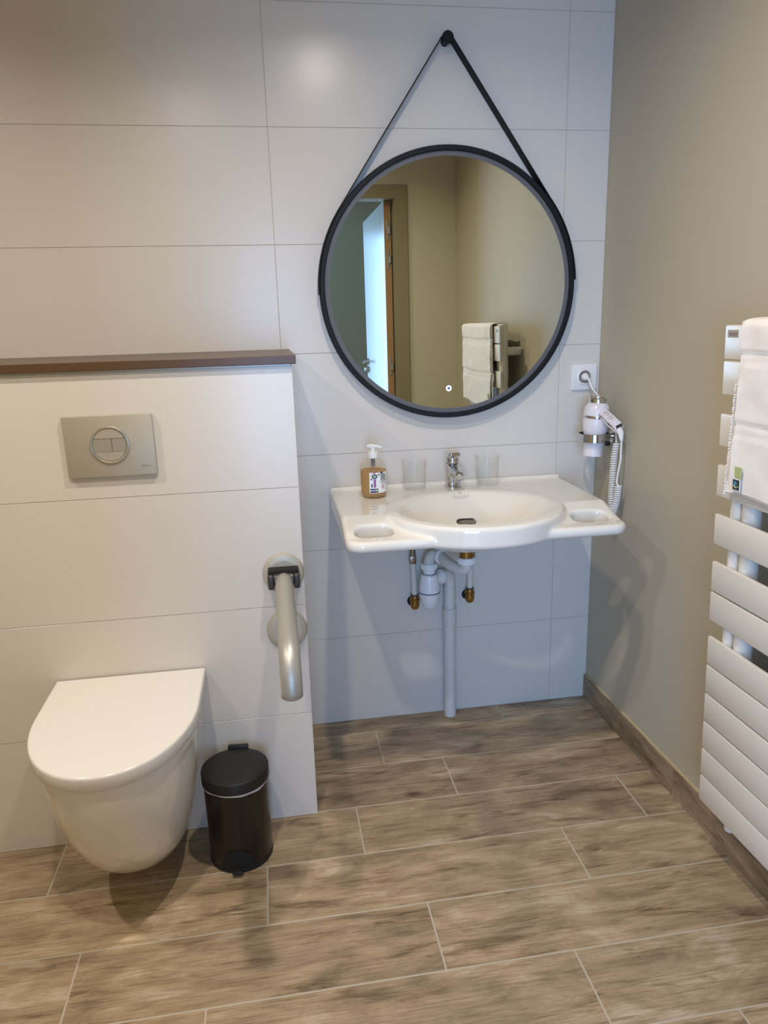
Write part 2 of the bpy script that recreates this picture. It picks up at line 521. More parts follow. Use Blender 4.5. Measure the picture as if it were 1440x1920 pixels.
# painted walls, ceiling
wr = struct(MB().box((0, -2.14, 0), (0.1, 0.02, CEIL)).build('wall_right', 'paint_greige', smooth=False))
wr.rotation_euler = (0, 0, TH)
wl = struct(MB().box((XLW - 0.1, RY2, 0), (XLW, 0.006, CEIL)).build('wall_left', 'paint_greige', smooth=False))
mb = MB()
mb.box((XLW - 0.1, RY2, 0), (DX0, RY, CEIL)); mb.box((DX1, RY2, 0), (0.75, RY, CEIL)); mb.box((DX0, RY2, DZ), (DX1, RY, CEIL))
struct(mb.build('wall_rear', 'paint_cream', smooth=False))
struct(MB().box((-3.4, -4.8, CEIL), (0.8, 0.13, CEIL + 0.08)).build('ceiling', 'paint_white', smooth=False))
# room beyond the door
struct(MB().box((-3.35, -4.75, 0), (-3.25, RY2, CEIL)).build('wall_bedroom_left', 'paint_greige', smooth=False))
struct(MB().box((0.65, -4.75, 0), (0.75, RY2, CEIL)).build('wall_bedroom_right', 'paint_greige', smooth=False))
mb = MB()
WX0, WX1, WZ0, WZ1 = -2.35, -0.75, 0.12, 2.18
mb.box((-3.35, -4.75, 0), (WX0, -4.62, CEIL)); mb.box((WX1, -4.75, 0), (0.75, -4.62, CEIL))
mb.box((WX0, -4.75, 0), (WX1, -4.62, WZ0)); mb.box((WX0, -4.75, WZ1), (WX1, -4.62, CEIL))
struct(mb.build('wall_bedroom_far', 'paint_greige', smooth=False))
win = struct(empty('window_1', ((WX0 + WX1) / 2, -4.69, WZ0)))
mb = MB()
ww, wz = (WX1 - WX0) / 2, WZ1 - WZ0
for x in (-ww, ww - 0.05, -0.04): mb.box((x, -0.03, 0), (x + (0.08 if x == -0.04 else 0.05), 0.03, wz), 0.003)
for z in (0, wz - 0.05): mb.box((-ww, -0.03, z), (ww, 0.03, z + 0.05), 0.003)
mb.build('window_frame', 'plastic_white', win, smooth=False)
for x0, x1 in ((-ww + 0.05, -0.04), (0.04, ww - 0.05)):
    MB().box((x0, -0.004, 0.05), (x1, 0.004, wz - 0.05)).build('pane', 'window_glass', win, smooth=False)

# floor: grout bed + one object per plank tile
fl = struct(MB().box((-3.4, -4.8, -0.08), (0.8, 0.13, -0.0006)).build('floor', 'floor_grout', smooth=False))
PJ = 0.0036; PW = 0.1949; PL = 0.798; PY0 = 0.0902
plank_cache = {}
def plank(x0, x1, y0, y1):
    w, d = round(x1 - x0 - PJ, 4), round(y1 - y0 - PJ, 4)
    if w < 0.004 or d < 0.004: return
    key = (w, d)
    if key not in plank_cache:
        mb = MB(); mb.box((-w / 2, -d / 2, -0.01), (w / 2, d / 2, 0.0), bevel=0.0009, seg=1)
        o = mb.build('plank', 'plank_wood', fl, smooth=False); plank_cache[key] = o.data
    else:
        o = bpy.data.objects.new('plank', plank_cache[key]); COL.objects.link(o); o.parent = fl
    o.location = ((x0 + x1) / 2, (y0 + y1) / 2, 0)
ROWJ = [-0.3412, -0.7968, -0.6079, -0.1137, -0.3687, -0.786, -0.4954, -0.23, -0.66, -0.06, -0.40, -0.75]
for k in range(12):
    ya = -(PY0 + (k - 1) * PW) if k else 0.0
    yb = -(PY0 + k * PW)
    j = ROWJ[k]
    while j < 0.0: j += PL
    xr = 0.05
    if k == 0: xr = 0.0
    prev = xr
    j -= PL
    while prev > XLW:
        nx = max(j, XLW)
        plank(nx, prev, yb, ya)
        prev = nx; j -= PL
MB().box((-3.25, -4.62, -0.0012), (0.65, -(PY0 + 11 * PW) - 0.002, 0.0)).build('bedroom_boards', 'plank_wood', fl, smooth=False)

# baseboard on the right wall
bb = struct(empty('baseboard_right', (0, 0, 0), (0, 0, TH)))
ys = [0.0, -0.601, -1.399, -2.08]
for a, b_ in zip(ys[:-1], ys[1:]):
    MB().box((-0.0095, b_ + 0.001, 0.0), (0.0, a - 0.001, 0.088), bevel=0.001, seg=1).build('baseboard_tile', 'baseboard_wood', bb, smooth=False)
mb = MB(); mb.box((-0.0075, -2.08, 0.0872), (0.001, -0.0, 0.0905))
mb.build('grout_bead', 'grout_bead', bb, smooth=False)

# door: frame on the rear wall, leaf swung out into the bedroom
dr = struct(empty('door_1', (DX1, RY, 0)))
mb = MB()
cw = 0.072
mb.box((-0.006, 0.0, 0), (cw - 0.006, 0.012, DZ + cw - 0.012), 0.002)
mb.box((DX0 - DX1 - cw + 0.006, 0.0, 0), (DX0 - DX1 + 0.006, 0.012, DZ + cw - 0.012), 0.002)
mb.box((DX0 - DX1 + 0.006, 0.0, DZ - 0.012), (-0.006, 0.012, DZ + cw - 0.012), 0.002)
mb.box((-0.012, RY2 - RY, 0), (0.0, 0.004, DZ)); mb.box((DX0 - DX1, RY2 - RY, 0), (DX0 - DX1 + 0.012, 0.004, DZ))
mb.box((DX0 - DX1, RY2 - RY, DZ - 0.012), (0, 0.004, DZ))
mb.build('door_frame', 'casing_olive', dr, smooth=False)
leaf = MB().box((-0.058, -0.97, 0.012), (-0.018, -0.065, 2.032), 0.001).build('door_leaf', 'door_white', dr, smooth=False)
MB().box((-0.057, -0.066, 0.014), (-0.019, -0.063, 2.03)).build('edge_wood', 'door_wood', leaf, smooth=False)
for z in (0.25, 1.05, 1.66, 1.82):
    h = MB().box((-0.046, -0.064, z), (-0.032, -0.060, z + 0.11), 0.003).build('hinge_plate', 'trim_alu', leaf, smooth=False)
    if z > 0.5:
        MB().cyl((-0.028, -0.062, z + 0.035), (-0.028, -0.062, z + 0.075), 0.009, seg=16).build('hinge_knuckle', 'trim_alu', leaf)
for z, kind in ((1.10, 'lever'), (1.045, 'turn')):
    mb = MB(); mb.cyl((-0.058, -0.90, z), (-0.066, -0.90, z), 0.024, seg=24, ch=0.001)
    if kind == 'lever':
        mb.tube(smooth_path([(-0.064, -0.90, z), (-0.10, -0.90, z), (-0.108, -0.885, z), (-0.108, -0.79, z)], 6), 0.009)
    else:
        mb.box((-0.088, -0.906, z - 0.014), (-0.064, -0.894, z + 0.014), 0.003)
    mb.build('door_handle' if kind == 'lever' else 'thumb_turn', 'chrome', leaf)

# ceiling downlights
for i, (x, y) in enumerate(DOWNLIGHTS):
    e = empty('ceiling_downlight', (x, y, CEIL))
    tag(e, ['recessed ceiling downlight nearest the mirror', 'recessed ceiling downlight nearest the door', 'recessed ceiling downlight above the toilet'][i], 'downlight', 'recessed ceiling downlights')
    MB().lathe([(0.036, -0.001), (0.036, -0.006), (0.05, -0.006), (0.053, -0.001)], (0, 0, 0), seg=40, cap0=False, cap1=False).build('trim_ring', 'satin_chrome', e)
    MB().lathe([(0.035, -0.0015), (0.035, -0.0035)], (0, 0, 0), seg=32).build('lens', 'lamp_lens', e)
    d = bpy.data.lights.new('downlight_beam', 'AREA')
    d.shape = 'DISK'; d.size = 0.064; d.energy = SPOT_POWER; d.color = SPOT_COL; d.spread = math.radians(152)
    o = bpy.data.objects.new('downlight_beam', d); COL.objects.link(o); o.parent = e; o.location = (0, 0, -0.008)

# ------------------------------------------------------------------ washbasin
BX = -0.520          # centre line of basin, tap and mirror
DECK = 0.838
def basin_f(X, Y, Z):
    x = X - BX; y = Y
    # deck along the wall plus the two wings: one outline, top surface falling gently at the wings
    out = rbox2(x, y, 0, -0.262, 0.390, 0.260, 0.045)
    back = rbox2(x, y, 0, -0.10, 0.390, 0.10, 0.012)
    out = np.minimum(out, back)
    fall = np.clip((-0.350 - y) / 0.125, 0, 1)
    top = DECK - 0.0005 - 0.030 * fall ** 1.2 * (1.6 - 0.6 * fall)
    zb = 0.7775
    slab = extr(out, np.abs(Z - (top + zb) / 2) - (top - zb) / 2, 0.012)
    # hand holes in the wings
    for sx in (-1, 1):
        hole = rbox2(x, y, sx * 0.307, -0.436, 0.052, 0.033, 0.027)
        slab = smax(slab, -hole, 0.009)
    # oval bowl body with its upright front rim
    ex, ey, cy = 0.262, 0.238, -0.328
    r = np.hypot(x / ex, (y - cy) / ey)
    d2 = (r - 1) * 0.245
    rim = extr(d2, np.abs(Z - (DECK - 0.031)) - 0.031, 0.012)
    r3 = np.sqrt((x / 0.215) ** 2 + ((y - cy - 0.060) / 0.165) ** 2 + ((Z - 0.80) / 0.110) ** 2)
    under = np.maximum((r3 - 1) * 0.115, Z - 0.81)
    body = smin(rim, under, 0.01)
    s = smin(slab, body, 0.005)
    # the hollow
    ri = np.hypot(x / 0.229, (y + 0.3345) / 0.201)
    zf = 0.752 + 0.095 * np.clip(ri, 0, 1.4) ** 3.2 + 0.006 * ((y + 0.22) / 0.2) ** 2
    inn = np.maximum((ri - 1) * 0.2, (zf - Z) * 0.75)
    s = smax(s, -inn, 0.012)
    # raised lip along the wall
    lip = extr(rbox2(x, y, 0.0, -0.008, 0.388, 0.0075, 0.003), np.abs(Z - 0.828) - 0.019, 0.005)
    s = smin(s, lip, 0.006)
    # drain and tap bore
    s = np.maximum(s, -np.maximum(np.hypot(x - 0.006, y + 0.225) - 0.029, np.abs(Z - 0.74) - 0.03))
    return np.maximum(s, y + 0.0005)
me = surface_net(basin_f, (BX - 0.40, -0.585, 0.665), (BX + 0.40, 0.006, 0.862), 0.0042)
basin = mesh_obj('washbasin', me, 'ceramic', None, True, 180)
tag(basin, 'white ceramic washbasin with two hand-hole wings under the round mirror', 'washbasin')
bvh = BVHTree.FromPolygons([v.co for v in me.vertices], [p.vertices for p in me.polygons])
mb = MB()
mb.lathe([(0.0285, -0.012), (0.0325, -0.001), (0.0325, 0.002), (0.0285, 0.003)], (BX + 0.006, -0.225, 0.757), seg=32, cap1=False)
mb.build('drain_ring', 'chrome', basin)
MB().lathe([(0.0265, -0.004), (0.0275, 0.004), (0.026, 0.0075), (0.015, 0.0100), (0.0, 0.0105)], (BX + 0.006, -0.225, 0.757), seg=32).build('drain_plug', 'nickel', basin)
# maker's mark printed in the hollow below the tap
def drape(me_, cx, cy, off=0.0006, yscale=1.0):
    for v in me_.vertices:
        x, y = cx + v.co.x, cy + v.co.y * yscale
        h = bvh.ray_cast(Vector((x, y, 1.0)), Vector((0, 0, -1)))
        v.co = (x, y, (h[0].z if h[0] else 0.8) + off)
tm = text_mesh('Villeroy & Boch', 0.0085)
drape(tm, BX + 0.008, -0.152, yscale=1.3)
mesh_obj('maker_mark', tm, 'print_pale', basin, False)
mb = MB()
for dx in (-0.0035, 0.0, 0.0035):
    mb.box((dx - 0.001, -0.004 - abs(dx) * .4, 0), (dx + 0.001, 0.004 - abs(dx), 0.0001))
o = mb.build('maker_emblem', 'print_pale', basin, False)
drape(o.data, BX + 0.008, -0.139)

# ------------------------------------------------------------------ tap
TX, TY = BX + 0.006, -0.052
def tap_f(X, Y, Z):
    x = X - TX; y = Y - TY; z = Z - DECK
    r = np.hypot(x, y)
    body = extr(r - (0.0195 + 0.0035 * np.clip(1 - z / 0.012, 0, 1)), np.abs(z - 0.036) - 0.036, 0.002)
    sp = capsule(x, y, z, (0, -0.004, 0.062), (0, -0.088, 0.054), 0.0175, 0.0145)
    sp = smax(sp, np.abs(z - 0.056 + (-y) * 0.05) - 0.0135, 0.006)
    return smin(body, sp, 0.018)
me = surface_net(tap_f, (TX - 0.035, TY - 0.11, DECK - 0.004), (TX + 0.035, TY + 0.03, DECK + 0.09), 0.0016)
tap = empty('basin_tap', (TX, TY, DECK))
tag(tap, 'chrome single-lever mixer tap on the washbasin between the two tumblers', 'tap')
o = mesh_obj('tap_body', me, 'chrome', tap, True, 60); o.location = (-TX, -TY, -DECK)
def lever_f(X, Y, Z):
    cap = extr(np.hypot(X, Y) - (0.0205 - 0.03 * np.clip(Z - 0.09, 0, 1)), np.abs(Z - 0.088) - 0.0125, 0.003)
    t = Z - 0.104 - (-Y) * 0.10
    lev = extr(rbox2(X, Y, 0, -0.008, 0.0195, 0.029, 0.010), np.abs(t) - 0.0062, 0.003)
    return smin(cap, lev, 0.006)
mesh_obj('lever', surface_net(lever_f, (-0.03, -0.07, 0.07), (0.03, 0.03, 0.125), 0.0014), 'chrome', tap, True, 60)
MB().lathe([(0.0196, 0.0715), (0.0196, 0.0755)], (0, 0, 0), seg=32).build('collar', 'hinge_grey', tap)
MB().cyl((0, -0.082, 0.046), (0, -0.082, 0.0385), 0.0105, seg=24, ch=0.001).build('aerator', 'chrome', tap)
MB().lathe([(0.026, 0.0), (0.026, 0.003), (0.024, 0.0045)], (0, 0, 0), seg=32).build('base_ring', 'chrome', tap)

# ------------------------------------------------------------------ tumblers
def tumbler(x, y, label):
    e = empty('tumbler', (x, y, DECK + 0.0004))
    tag(e, label, 'glass', 'drinking glasses beside the tap')
    MB().lathe([(0.0, 0.0005), (0.029, 0.0005), (0.0325, 0.003), (0.0345, 0.010), (0.0385, 0.092), (0.0383, 0.0928), (0.0370, 0.092), (0.0330, 0.012), (0.029, 0.0085), (0.0, 0.008)],
               (0, 0, 0), seg=48, cap0=False, cap1=False).build('glass_wall', 'tumbler_glass', e)
    MB().lathe([(0.0386, 0.0918), (0.0389, 0.0928), (0.0380, 0.0936), (0.0372, 0.0928)], (0, 0, 0), seg=48, cap0=False, cap1=False).build('rim', 'tumbler_glass', e)
    return e
tumbler(-0.640, -0.060, 'clear glass tumbler between the soap dispenser and the tap')
tumbler(-0.398, -0.056, 'clear glass tumbler to the right of the tap')

# ------------------------------------------------------------------ soap dispenser
SX, SY = -0.782, -0.128
soap = empty('soap_dispenser', (SX, SY, DECK + 0.0006))
tag(soap, 'clear pump bottle of amber hand soap on the left of the washbasin', 'soap dispenser')
prof = [(0.0, 0.001), (0.030, 0.001), (0.036, 0.003), (0.0395, 0.010), (0.0402, 0.020), (0.0402, 0.088), (0.0385, 0.098), (0.033, 0.108), (0.024, 0.1165), (0.0165, 0.121), (0.0135, 0.124), (0.0135, 0.131)]
MB().lathe(prof, seg=48, cap0=False, cap1=False).build('bottle', 'bottle_plastic', soap)
MB().lathe([(0.0, 0.0025), (0.030, 0.0025), (0.0355, 0.0045), (0.0388, 0.011), (0.0395, 0.02), (0.0395, 0.083), (0.0, 0.083)], seg=48, cap0=False, cap1=False).build('liquid', 'soap', soap)
MB().lathe([(0.0165, 0.1205), (0.0165, 0.1385), (0.0155, 0.140), (0.009, 0.1405), (0.0085, 0.153)], seg=32).build('pump_collar', 'plastic_white', soap)
mb = MB(); mb.tube([(-0.016, 0.004, 0.1545), (-0.006, 0.002, 0.1565), (0.004, -0.002, 0.1565), (0.016, -0.006, 0.1545), (0.027, -0.010, 0.151)], [0.006, 0.0068, 0.0062, 0.005, 0.0036], 16)
mb.build('pump_head', 'plastic_white', soap)
MB().lathe([(0.0062, 0.094), (0.0062, 0.122)], seg=16).build('pump_chamber', 'socket_grey', soap)
MB().cyl((0, 0, 0.012), (0.0, 0.0, 0.096), 0.0026, seg=10).build('dip_tube', 'bottle_plastic', soap)
vdir = math.atan2(-2.317 - SY, -1.083 - SX)      # towards the camera's side of the room
def lab_ang(zx):      # place on the curved label, measured across its face
    return vdir + math.asin(max(-0.97, min(0.97, ((zx / 9 + 640) - 703) / 24.3)))
def lab_z(zy): return 0.0175 + (1090 - zy) / 400 * 0.0635
def patch(x0, x1, y0, y1, mat, off, nm):
    a0, a1 = lab_ang(x0), lab_ang(x1)
    r = 0.0402 + off
    bm = bmesh.new(); n = max(2, int(abs(a1 - a0) / 0.08) + 1)
    cols = []
    for k in range(n + 1):
        a = a0 + (a1 - a0) * k / n
        cols.append([bm.verts.new((r * math.cos(a), r * math.sin(a), lab_z(z))) for z in (y1, y0)])
    for k in range(n):
        bm.faces.new((cols[k][0], cols[k + 1][0], cols[k + 1][1], cols[k][1]))
    me_ = bpy.data.meshes.new(nm); bm.to_mesh(me_); bm.free()
    return me_
lab = mesh_obj('label', patch(497, 776, 690, 1090, None, 0.0004, 'label'), 'label_white', soap)
def lp(nm, x0, x1, y0, y1, mat, off=0.0006):
    return mesh_obj(nm, patch(x0, x1, y0, y1, mat, off, nm), mat, lab)
def disc(nm, cx, cy, r0, r1, mat, off=0.0007):
    bm = bmesh.new(); n = 20; rr = 0.0402 + off
    def P(a, rad):
        an = lab_ang(cx + rad * math.cos(a)); return (rr * math.cos(an), rr * math.sin(an), lab_z(cy + rad * math.sin(a)))
    o_ = [bm.verts.new(P(2 * PI * k / n, r1)) for k in range(n)]
    i_ = [bm.verts.new(P(2 * PI * k / n, r0)) for k in range(n)]
    for k in range(n): bm.faces.new((o_[k], o_[(k + 1) % n], i_[(k + 1) % n], i_[k]))
    me_ = bpy.data.meshes.new(nm); bm.to_mesh(me_); bm.free()
    return mesh_obj(nm, me_, mat, lab)
disc('label_emblem', 584, 764, 20, 48, 'label_slate')
disc('label_emblem_core', 584, 764, 0.5, 10, 'label_slate')
lp('label_cap', 562, 600, 690, 706, 'label_purple')
lp('label_strip', 567, 606, 816, 980, 'label_purple')
disc('label_leaf', 533, 820, 0.5, 15, 'label_ink')
disc('label_leaf', 652, 732, 0.5, 14, 'label_ink')
lp('label_twig', 528, 550, 910, 975, 'label_ink').scale = (1, 1, 1)
lp('label_band', 510, 600, 1000, 1030, 'label_navy'); lp('label_band', 600, 642, 1000, 1030, 'label_green')
lp('label_band', 510, 604, 1046, 1080, 'label_navy'); lp('label_band', 604, 646, 1046, 1080, 'label_green')
disc('label_seal', 698, 698, 0.5, 20, 'label_navy')
for k in range(8):
    lp('label_line', 680, 750 + (7 * k) % 18, 722 + k * 25, 722 + k * 25 + (14 if k < 5 else 8), 'label_ink')
for k in range(4):
    lp('label_line', 694, 738, 936 + k * 20, 948 + k * 20, 'label_red')

# ------------------------------------------------------------------ waste pipe and trap under the basin
sip = empty('basin_trap', (-0.52, -0.03, 0.0))
tag(sip, 'white plastic bottle trap and waste pipe running from basin to floor', 'drain pipe')
OX, OY = -0.52, -0.03
def P_(x, y, z): return (x - OX, y - OY, z)
DXc, DYc = BX + 0.006, -0.225
MB().lathe([(0.021, 0.0), (0.021, 0.075)], P_(DXc, DYc, 0.640), seg=32).build('tailpiece', 'brass', sip)
def nut(c, ax, r, h, nm='union_nut', mat='pvc_white'):
    mb_ = MB(); ax_ = Vector(ax).normalized()
    mb_.lathe([(r * 0.9, 0), (r, h * 0.12), (r, h * 0.88), (r * 0.9, h)], c, ax_, seg=36)
    t_ = Vector((1, 0, 0)) if abs(ax_.x) < 0.9 else Vector((0, 1, 0))
    u_ = (t_ - ax_ * t_.dot(ax_)).normalized(); w_ = ax_.cross(u_)
    for k in range(18):
        a = 2 * PI * k / 18; rad = u_ * math.cos(a) + w_ * math.sin(a)
        p0 = Vector(c) + rad * r * 1.0 + ax_ * h * 0.15; p1 = Vector(c) + rad * r * 1.0 + ax_ * h * 0.85
        mb_.cyl(p0, p1, r * 0.055, seg=6)
    return mb_.build(nm, mat, sip)
nut(P_(DXc, DYc, 0.628), (0, 0, 1), 0.0255, 0.022)
TRX, TRY = -0.600, -0.078
z_el = 0.612
path = smooth_path([P_(DXc, DYc, 0.632), P_(DXc, DYc, 0.618), P_(DXc - 0.012, DYc + 0.012, z_el - 0.006), P_(DXc - 0.04, DYc + 0.055, z_el), P_(TRX + 0.028, TRY - 0.03, z_el + 0.012), P_(TRX + 0.008, TRY - 0.008, z_el + 0.006), P_(TRX, TRY, z_el - 0.015), P_(TRX, TRY, 0.565)], 8)
MB().tube(path, 0.0175, 20).build('connecting_pipe', 'pvc_grey', sip)
dv = Vector((-0.052, 0.092, 0.010)).normalized()
nut(P_(TRX + 0.034, TRY - 0.042, z_el + 0.0095), tuple(dv), 0.0225, 0.014)
nut(P_(TRX, TRY, 0.568), (0, 0, 1), 0.0255, 0.022)
MB().lathe([(0.0205, 0.0), (0.0205, 0.02)], P_(TRX, TRY, 0.552), seg=28).build('trap_neck', 'pvc_white', sip)
MB().lathe([(0.0225, 0.0), (0.0225, 0.003)], P_(TRX, TRY, 0.5525), seg=28).build('seal_ring', 'blue_seal', sip)
MB().lathe([(0.0345, 0.0), (0.0335, 0.012), (0.030, 0.045), (0.0275, 0.058), (0.022, 0.062)], P_(TRX, TRY, 0.492), seg=36).build('trap_cup', 'pvc_white', sip)
MB().lathe([(0.0355, 0.0), (0.0355, 0.003)], P_(TRX, TRY, 0.489), seg=36).build('seal_ring', 'blue_seal', sip)
MB().lathe([(0.004, 0.0), (0.014, 0.003), (0.023, 0.013), (0.030, 0.033), (0.034, 0.058), (0.0345, 0.062)], P_(TRX, TRY, 0.428), seg=36).build('trap_bowl', 'pvc_white', sip)
PX, PY = -0.520, -0.030
MB().tube([P_(TRX + 0.02, TRY + 0.01, 0.530), P_(TRX + 0.045, TRY + 0.025, 0.530)], 0.0205, 24).build('outlet', 'pvc_white', sip)
nut(P_(TRX + 0.036, TRY + 0.022, 0.530), (0.85, 0.5, 0), 0.0235, 0.016)
path = smooth_path([P_(TRX + 0.045, TRY + 0.027, 0.530), P_(PX - 0.024, PY - 0.010, 0.531), P_(PX - 0.006, PY - 0.003, 0.524), P_(PX, PY, 0.503), P_(PX, PY, 0.47), P_(PX, PY, 0.38)], 8)
MB().tube(path, 0.0195, 24).build('outlet_bend', 'pvc_grey', sip)
MB().lathe([(0.021, 0.0), (0.021, 0.02), (0.019, 0.02)], P_(PX, PY, 0.466), seg=28).build('bend_socket', 'pvc_grey', sip)
MB().lathe([(0.020, 0.0), (0.0235, 0.010), (0.0235, 0.068), (0.0215, 0.0685)], P_(PX, PY, 0.338), seg=32).build('coupling', 'pvc_grey', sip)
MB().lathe([(0.021, 0.0005), (0.021, 0.35)], P_(PX, PY, 0), seg=32).build('standpipe', 'pvc_grey', sip)

def supply(x, zc, label, hx, lean):
    e = empty('supply_valve', (x, 0.0, zc))
    tag(e, label, 'valve', 'water supply stubs under the basin')
    MB().lathe([(0.0185, 0.0005), (0.0185, 0.0025)], (-0.003, 0, 0), (0, -1, 0), seg=24).build('wall_hole', 'hole_dark', e)
    mb = MB()
    mb.lathe([(0.0125, 0.0), (0.0125, 0.02), (0.0145, 0.022), (0.0145, 0.034), (0.010, 0.040)], (0, 0, -0.006), (0, -1, 0), seg=20)
    mb.lathe([(0.0, -0.018), (0.009, -0.0165), (0.0145, -0.008), (0.0155, 0.0)], (0, -0.026, -0.004), (0, 0, 1), seg=20)
    mb.lathe([(0.0155, -0.004), (0.0155, 0.010), (0.0170, 0.012), (0.0170, 0.017), (0.0145, 0.019), (0.0135, 0.030)], (0, -0.026, 0.0), (0, 0, 1), seg=20)
    mb.build('brass_elbow', 'brass', e)
    MB().lathe([(0.0138, 0.0), (0.0138, 0.004)], (0, -0.026, 0.029), (0, 0, 1), seg=20).build('washer', 'hinge_grey', e)
    MB().tube(smooth_path([(0, -0.026, 0.03), (hx * 0.4, -0.026, 0.07), (hx, -0.027, 0.125), (hx + lean, -0.028, 0.150)], 6), 0.0098, 16).build('hose', 'hose_white', e)
    mb = MB(); mb.box((hx + lean - 0.011, -0.039, 0.143), (hx + lean + 0.011, -0.017, 0.172), 0.003)
    mb.cyl((hx + lean, -0.028, 0.17), (hx + lean, -0.028, 0.34), 0.0095, seg=16)
    mb.cyl((hx + lean, -0.040, 0.160), (hx + lean, -0.038, 0.160), 0.004, seg=12)
    mb.build('nickel_joint', 'nickel', e)
supply(-0.640, 0.432, 'brass supply stub with white hose left of the bottle trap', -0.003, -0.002)
supply(-0.448, 0.440, 'brass supply stub with white hose right of the waste pipe', 0.002, 0.003)

# ------------------------------------------------------------------ mirror
MX, MZ, MR, MD = -0.513, 1.4585, 0.400, 0.036
mir = empty('round_mirror', (MX, 0, MZ))
tag(mir, 'large round mirror with matt black frame hanging from a black strap', 'mirror')
ax = (0, -1, 0)
seg = 128
MB().lathe([(0.372, 0.0), (0.397, 0.0), (0.400, 0.003), (0.400, MD - 0.003), (0.398, MD), (0.3865, MD), (0.3845, MD - 0.002), (0.3845, 0.024), (0.372, 0.024)], (0, -0.0008, 0), ax, seg, False, False).build('frame', 'black_rim', mir)
MB().lathe([(0.3842, 0.0265), (0.3842, 0.0285), (0.3705, 0.0285), (0.3705, 0.0265)], (0, 0, 0), ax, seg, False, False).build('frosted_band', 'frosted_band', mir)
MB().lathe([(0.0, 0.020), (0.3710, 0.020), (0.3710, 0.028), (0.0, 0.028)], (0, 0, 0), ax, seg, False, False).build('mirror_glass', 'mirror_glass', mir, True, 20)
MB().lathe([(0.0050, 0.0280), (0.0050, 0.0284), (0.0090, 0.0284), (0.0090, 0.0280)], (-0.005, 0, -0.308), ax, 32, False, False).build('touch_ring', 'sensor_glow', mir)
MB().lathe([(0.0048, 0.0280), (0.0048, 0.0283)], (-0.005, 0, -0.308), ax, 24).build('touch_core', 'sensor_core', mir)
# strap: flat band following the rim from the side up to the tangent point, then straight to the peg
PEGX, PEGZ = -0.006, 0.6745
def strap(sgn):
    ro = MR + 0.0018
    dd = math.hypot(PEGX, PEGZ); phi = math.acos(ro / dd)      # angle at centre between peg direction and tangent point
    peg_a = math.atan2(PEGX, PEGZ)
    pts = []
    end = math.radians(80 if sgn < 0 else 82)
    tan_a = peg_a + sgn * phi
    n = 26
    for k in range(n + 1):
        a = sgn * (PI / 2 + math.radians(-2 if sgn > 0 else 2) * 1.0) + (tan_a - sgn * (PI / 2)) * k / n
        pts.append((ro * math.sin(a), ro * math.cos(a)))
    px_, pz_ = PEGX + sgn * 0.0125, PEGZ + 0.008
    for k in range(1, 9):
        t = k / 8
        pts.append((pts[n][0] * (1 - t) + px_ * t, pts[n][1] * (1 - t) + pz_ * t))
    return pts
L_ = strap(-1); R_ = strap(1)
over = [(PEGX + 0.0128 * math.sin(math.radians(a)), PEGZ + 0.0128 * math.cos(math.radians(a))) for a in (-40, -20, 0, 20, 40)]
line = L_ + over + list(reversed(R_))
bm = bmesh.new()
prev = None
for i, (x, z) in enumerate(line):
    a, b = line[max(i - 1, 0)], line[min(i + 1, len(line) - 1)]
    t = Vector((b[0] - a[0], 0, b[1] - a[1])).normalized(); nrm = Vector((-t.z, 0, t.x))
    y0, y1 = -0.003, -0.038
    ring = [bm.verts.new(Vector((x, y, z)) + nrm * o_) for y, o_ in ((y0, -0.0016), (y1, -0.0016), (y1, 0.0016), (y0, 0.0016))]
    if prev:
        for k in range(4): bm.faces.new((prev[k], prev[(k + 1) % 4], ring[(k + 1) % 4], ring[k]))
    else: bm.faces.new(ring)
    prev = ring
bm.faces.new(list(reversed(prev)))
bmesh.ops.recalc_face_normals(bm, faces=bm.faces)
me = bpy.data.meshes.new('strap'); bm.to_mesh(me); bm.free()
mesh_obj('strap', me, 'black_strap', mir, True, 40)
peg = empty('strap_peg', (MX + PEGX, 0, MZ + PEGZ))
tag(peg, 'small round black wall peg holding the mirror strap', 'peg')
MB().lathe([(0.0108, 0.0005), (0.0108, 0.040)], (0, 0, 0), ax, 24).build('stem', 'black_rim', peg)
MB().lathe([(0.0150, 0.038), (0.0165, 0.040), (0.0165, 0.047), (0.0145, 0.0495), (0.0, 0.050)], (0, 0, 0), ax, 28).build('knob', 'black_rim', peg)

# ------------------------------------------------------------------ socket outlet, hair dryer, holder
soc = empty('wall_socket', (-0.0555, 0, 1.1675))
tag(soc, 'square white wall socket with round recess above the hair dryer', 'socket')
mb = MB(); mb.prism(rrect(-0.042, -0.0415, 0.042, 0.0415, 0.003, 3), 0.0005, 0.009, Matrix.Rotation(PI / 2, 4, 'X'), 0.0015)
mb.build('cover_plate', 'plastic_white', soc)
MB().lathe([(0.0205, 0.004), (0.0205, 0.0125), (0.0220, 0.0135), (0.0250, 0.0125), (0.0262, 0.009), (0.0262, 0.004)], (0, 0, 0), ax, 40, False, False).build('ring', 'plastic_white', soc)
MB().lathe([(0.0, 0.0092), (0.0206, 0.0092), (0.0206, 0.0096), (0.0, 0.0096)], (0, 0, 0), ax, 32, False, False).build('recess', 'socket_grey', soc)
MB().cyl((0, -0.009, 0.013), (0, -0.0135, 0.013), 0.0028, seg=14).build('earth_pin', 'chrome', soc)

